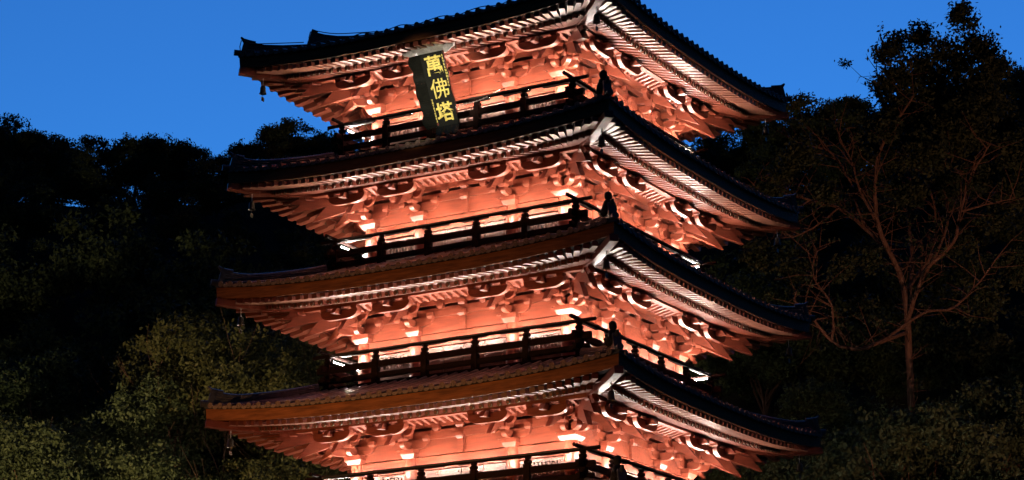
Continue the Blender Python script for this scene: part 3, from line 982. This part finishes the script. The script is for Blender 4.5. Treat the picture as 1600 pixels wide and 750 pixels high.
proto('crest_c', 8.0, 1.8, 2.7, 16, 5600, .17, LEAFD, BARKD, 51, nmain=5, rl=(.2, .38), flat=.8)
proto('crest_open', 9.5, 4.6, 4.3, 22, 6500, .18, LEAFD, BARKD, 131, nmain=9, rl=(.14, .30), flat=.55)
proto('slope_a', 10.5, 2.6, 4.4, 16, 9000, .20, LEAFD, BARKD, 61, rl=(.3, .46))
proto('slope_b', 9.0, 2.0, 3.9, 14, 8000, .20, LEAFM, BARKD, 71, rl=(.3, .46))
proto('near_green', 11.5, 1.8, 4.8, 46, 36000, .10, LEAFG, BARK, 81, rl=(.17, .28), nmain=7, trad=.18, power=.3, flat=.8)
proto('near_olive', 11.0, 2.0, 4.4, 40, 24000, .10, LEAFO, BARK, 91, rl=(.15, .26), nmain=9, trad=.13, spread=.5, power=.35, flat=.8, lf=.43, cz=6.0)
proto('near_muted', 9.5, 2.2, 4.0, 34, 24000, .10, LEAFM, BARK, 101, rl=(.18, .30), nmain=6, trad=.15)

def tree(key, loc, rz, sc_, label, group, name='tree'):
    o = bpy.data.objects.new(name, None); C.objects.link(o)
    o.location = loc; o.rotation_euler = (0, 0, rz); o.scale = (sc_, sc_, sc_)
    tag(o, label, 'tree', group)
    link('trunk', PROTO[key][0], o); link('crown', PROTO[key][1], o)
    return o
DEBUG = False
def tree_at(key, F, px, top_y, label, group, rz, hk, name='tree'):
    """stand a tree on the hill at distance F in the direction of photo column px, tall enough to reach row top_y"""
    p = px_to(F, px, top_y)
    L = (p - CAMP).dot(lat)
    z = float(hill(F, L))
    if DEBUG: print('TREE', key, px, round((p.z - z) / hk, 2))
    return tree(key, (p.x, p.y, z), rz, max(.35, (p.z - z) / hk), label, group, name)
HKY = {'crest_open': 9.9, 'crest_a': 9.9, 'crest_b': 8.8, 'crest_c': 8.4, 'slope_a': 11, 'slope_b': 9.5, 'near_green': 12, 'near_olive': 11.4, 'near_muted': 9.9}
crest = [  # key, F, px, top_y, label
    ('crest_b', 165, 8, 180, 'round dark tree on the hill crest at the left edge of the photo'),
    ('crest_a', 164, 58, 196, 'broad dark tree on the crest, second from the left edge'),
    ('crest_c', 168, 100, 222, 'small dark tree on the falling shoulder of the broad crest tree'),
    ('crest_c', 170, 141, 207, 'small narrow dark tree in the dip of the crest at the left'),
    ('crest_c', 169, 176, 226, 'low dark crest tree just right of the narrow one in the dip'),
    ('crest_open', 172, 212, 203, 'dark crest tree with sky showing between its stems, left one of three'),
    ('crest_c', 170, 243, 212, 'slim dark crest tree between the first two open stemmed trees'),
    ('crest_open', 173, 280, 209, 'dark crest tree with sky showing between its stems, middle one of three'),
    ('crest_c', 170, 318, 224, 'slim dark crest tree right of the middle open stemmed tree'),
    ('crest_open', 172, 352, 232, 'dark crest tree with sky showing between its stems, right one of three'),
    ('crest_a', 170, 392, 210, 'wide dark crest tree left of the highest one beside the pagoda'),
    ('crest_a', 167, 428, 188, 'tall dark crest tree next to the second pagoda roof corner'),
    ('crest_c', 167, 462, 180, 'highest narrow dark crest tree just left of the top eave rafters'),
    ('crest_b', 167, 512, 194, 'dark crest tree partly behind the left eaves of the pagoda'),
    ('crest_b', 167, 1262, 134, 'round dark crest tree just right of the top eave corner'),
    ('crest_a', 169, 1318, 140, 'dark crest tree between the round one and the tall right tree'),
    ('crest_b', 171, 1380, 150, 'dark crest tree tucked behind the left side of the tall right tree'),
    ('crest_a', 167, 1190, 175, 'low dark crest tree under the right tip of the top eave'),
    ('crest_b', 165, 1570, 132, 'dark crest tree at the right edge behind the tall tree'),
]
for i, (ky, F, x, ty, lab) in enumerate(crest):
    tree_at(ky, F, x, ty, lab, 'trees along the crest of the hill', i * 1.9, HKY[ky])
near = [
    ('near_green', 108, 190, 548, 'bushy green tree with dense rounded foliage at the lower left'),
    ('near_green', 106, 60, 590, 'dark green bushy tree at the lower left edge'),
    ('near_olive', 111, 345, 452, 'tall olive tree with bare lower stems beside the third roof at the left'),
    ('near_olive', 114, 445, 500, 'olive tree behind the left corner of the lowest visible roof'),
    ('near_muted', 117, 60, 505, 'dull brownish tree above the green bushes at the left edge'),
    ('near_green', 104, 205, 655, 'low green bush left of the bare stems at the lower left'),
    ('near_olive', 105, 420, 660, 'thin branching tree under the left tip of the lowest visible roof'),
    ('near_muted', 126, 1190, 380, 'dull green tree beside the second and third roof tips at the right'),
    ('near_muted', 115, 1290, 560, 'dark bushy tree below the bare branches at the right'),
    ('near_green', 113, 1480, 590, 'large dim green tree at the lower right'),
    ('near_muted', 110, 1570, 540, 'dim leafy tree at the right edge of the photo'),
    ('near_muted', 106, 1180, 650, 'leafy bush lit warmly beneath the lowest right eave'),
    ('near_green', 104, 120, 600, 'green rounded tree between the two bushy trees at the lower left'),
    ('near_olive', 110, 505, 560, 'olive tree mostly hidden behind the left eaves of the third roof'),
    ('near_muted', 104, 1425, 578, 'dim bushy tree hiding the foot of the tall tree at the right'),
    ('near_muted', 106, 1350, 600, 'dim bushy tree left of the foot of the tall tree'),
]
for i, (ky, F, x, ty, lab) in enumerate(near):
    tree_at(ky, F, x, ty, lab, 'trees on the lower slope', i * 2.3 + .4, HKY[ky])

# dark wood on the slope that reads as one mass
vv, rn = [], []
g = np.random.default_rng(5)
for F in (112, 120, 128, 136, 144, 152, 160, 168, 173, 178):
    for L in np.arange(-.40 * F, .40 * F, 4.8):
        Lj = L + g.uniform(-1.2, 1.2); Fj = F + g.uniform(-2.5, 2.5)
        x_px = 800 + Lj / Fj * FPX
        out = abs(x_px - 800) > 860
        if 640 < x_px < 1010 and F < 165: continue
        if 1160 < x_px < 1650 and F < 126: continue
        if F >= 165 and 120 < x_px < 500 and g.random() < .45: continue
        key = 'slope_a' if g.random() < .5 else 'slope_b'
        v, r2 = PROTO[key][2], PROTO[key][3]
        sub = slice(0, None) if not out else None
        a = g.uniform(0, 6.28); s_ = (1.25 if out and F > 140 else 1) * g.uniform(.7, .98) * (.62 if 140 < F < 165 else 1 if F < 140 else .82)
        ca, sa = math.cos(a), math.sin(a)
        sub = slice(None)
        w_ = np.stack([(v[:, 0] * ca - v[:, 1] * sa), (v[:, 0] * sa + v[:, 1] * ca), v[:, 2]], 1) * s_
        p = at(Fj, Lj)
        vv.append(w_ + np.array(p)); rn.append(r2)
        tr = None
wood = link('hillside_wood', to_mesh('hillside_wood', np.concatenate(vv), np.concatenate(rn), LEAFD))
tag(wood, 'dark mass of trees covering the hillside behind the pagoda', 'woodland', kind='stuff')

# tall tree at the right: long bare limbs below a ragged dark crown
big = bpy.data.objects.new('tall_tree', None); C.objects.link(big)
FB = 112.0
bp_ = px_to(FB, 1424, 700); Lb = (bp_ - CAMP).dot(lat); base = Vector((bp_.x, bp_.y, float(hill(FB, Lb))))
big.location = base
tag(big, 'tall tree at the right with bare forking reddish limbs and a ragged dark crown', 'tree')
q = MB(); g = random.Random(3)
def limb(pts_px, r0, r1, jit=.5):
    pts = []; n = len(pts_px)
    for i, (x, y, dF) in enumerate(pts_px):
        pts.append(px_to(FB + dF, x, y) - base)
    out = []
    for i in range(n - 1):
        for t in range(4):
            f = t / 4
            a = pts[max(i - 1, 0)]; b = pts[i]; c = pts[i + 1]; d = pts[min(i + 2, n - 1)]
            out.append(.5 * ((2 * b) + (c - a) * f + (2 * a - 5 * b + 4 * c - d) * f * f + (3 * b - a - 3 * c + d) * f ** 3))
    out.append(pts[-1])
    out = [p + Vector((g.uniform(-1, 1), g.uniform(-1, 1), g.uniform(-1, 1))) * .03 for p in out]
    m = len(out)
    q.tube(out, [r0 + (r1 - r0) * i / (m - 1) for i in range(m)], 8)
    return out
tips = []
L1 = [
    ([(1424, 760, 0), (1424, 640, 0), (1420, 540, 0), (1414, 460, 0), (1405, 425, 0)], .20, .16),
    ([(1405, 425, 0), (1385, 390, .3), (1350, 355, 1), (1310, 325, 1.5), (1265, 312, 2), (1215, 300, 2), (1175, 292, 2.5)], .13, .04),
    ([(1405, 425, 0), (1372, 350, -1), (1368, 290, -1.5), (1375, 235, -2), (1400, 190, -2.5), (1428, 150, -3)], .13, .05),
    ([(1420, 470, 0), (1425, 400, 1.5), (1418, 330, 2.5), (1424, 260, 3), (1440, 200, 3), (1445, 130, 3)], .12, .05),
    ([(1418, 500, 0), (1445, 425, -1.5), (1490, 380, -2.5), (1500, 330, -3), (1520, 270, -3), (1548, 225, -3.5)], .12, .04),
    ([(1414, 460, 0), (1440, 420, 1), (1456, 395, 1.4), (1462, 330, 2), (1450, 280, 2), (1465, 220, 2.4)], .09, .03),
    ([(1418, 520, 0), (1385, 530, -2), (1345, 545, -3), (1300, 535, -3.5), (1265, 490, -4), (1240, 470, -4)], .11, .05),
    ([(1385, 530, -2), (1440, 490, -3), (1490, 480, -4), (1530, 440, -4), (1560, 400, -4.5)], .08, .03),
    ([(1350, 355, 1), (1330, 290, 1), (1300, 240, 1), (1255, 225, 1.4), (1215, 205, 1.5)], .09, .03),
    ([(1372, 350, -1), (1345, 300, -1), (1330, 250, -1.4), (1310, 215, -1.5)], .08, .025),
    ([(1424, 260, 3), (1400, 210, 3), (1378, 160, 3.4), (1370, 110, 3.5)], .08, .03),
    ([(1265, 312, 2), (1230, 335, 2), (1190, 345, 2)], .05, .02),
    ([(1310, 325, 1.5), (1280, 350, 1), (1240, 370, 1), (1200, 372, 1)], .06, .02),
    ([(1300, 535, -3.5), (1300, 480, -4), (1270, 430, -4), (1280, 385, -4)], .07, .02),
    ([(1500, 330, -3), (1540, 320, -3), (1585, 310, -3)], .06, .02),
    ([(1448, 425, -1.5), (1480, 350, -1), (1475, 280, 0), (1480, 220, 0)], .08, .03),
]
for pts_px, r0, r1 in L1:
    o_ = limb(pts_px, r0, r1)
    # twigs
    for i in range(3, len(o_), 1):
        for _ in range(2):
            d = Vector((g.uniform(-1, 1), g.uniform(-1, 1), g.uniform(-.3, 1))).normalized()
            L = g.uniform(.8, 2.4)
            p0 = o_[i]; p1 = p0 + d * L * .5 + Vector((0, 0, .1)); p2 = p0 + d * L + Vector((g.uniform(-.4, .4), g.uniform(-.4, .4), g.uniform(-.2, .5)))
            q.tube([p0, p1, p2], [.028, .016, .007], 5)
            if g.random() < .5:
                p3 = p1 + Vector((g.uniform(-1, 1), g.uniform(-1, 1), g.uniform(-.2, .8))) * L * .5
                q.tube([p1, p3], [.016, .006], 4)
            tips.append(p2)
link('trunk', q.mesh('tall_trunk', BARK, True), big)
cs, rs = [], []
crown_px = [(1405, 70, 24), (1440, 55, 26), (1505, 30, 22), (1530, 75, 30), (1490, 95, 34), (1440, 110, 34), (1400, 120, 30), (1378, 140, 18), (1460, 150, 44), (1520, 140, 44), (1560, 170, 24),
            (1560, 105, 22), (1420, 185, 42), (1490, 205, 46), (1550, 215, 44), (1590, 240, 40), (1450, 235, 36), (1385, 80, 18), (1500, 14, 14), (1380, 200, 26),
            (1530, 280, 36), (1585, 300, 30), (1250, 240, 26), (1225, 270, 24), (1275, 225, 22), (1395, 260, 22), (1340, 240, 22), (1480, 290, 26), (1560, 345, 26),
            (1545, 112, 24), (1572, 205, 36), (1412, 152, 34), (1472, 72, 20), (1520, 180, 44), (1430, 210, 40), (1200, 300, 24), (1185, 400, 24), (1290, 300, 22), (1430, 300, 22), (1350, 480, 20), (1540, 470, 30), (1590, 420, 30), (1320, 420, 22), (1360, 405, 22), (1240, 420, 22), (1500, 380, 20), (1410, 300, 18)]
for (x, y, r_) in crown_px:
    p = px_to(FB + g.uniform(-3, 3), x, y) - base
    cs.append(tuple(p)); rs.append(r_ / 30.5)
v, rnd = leaf_mesh('tall_crown', cs, rs, 52000, .14, LEAFD, 17, 1.0, power=.6)
# loose leaves at the twig ends
gg = np.random.default_rng(9)
tp = np.array([tuple(t) for t in tips]); ti = gg.integers(0, len(tp), 500)
v2, r2 = leaf_mesh('tall_twigs', tp[ti], [.35] * 500, 4200, .11, LEAFM, 18, .8)
link('crown', to_mesh('tall_crown', np.concatenate([v, v2]), np.concatenate([rnd, r2]), LEAFTALL), big)

SC.render.engine = 'CYCLES'
SC.cycles.use_light_tree = True
SC.cycles.max_bounces = 6
SC.cycles.diffuse_bounces = 1
SC.cycles.sample_clamp_indirect = 6
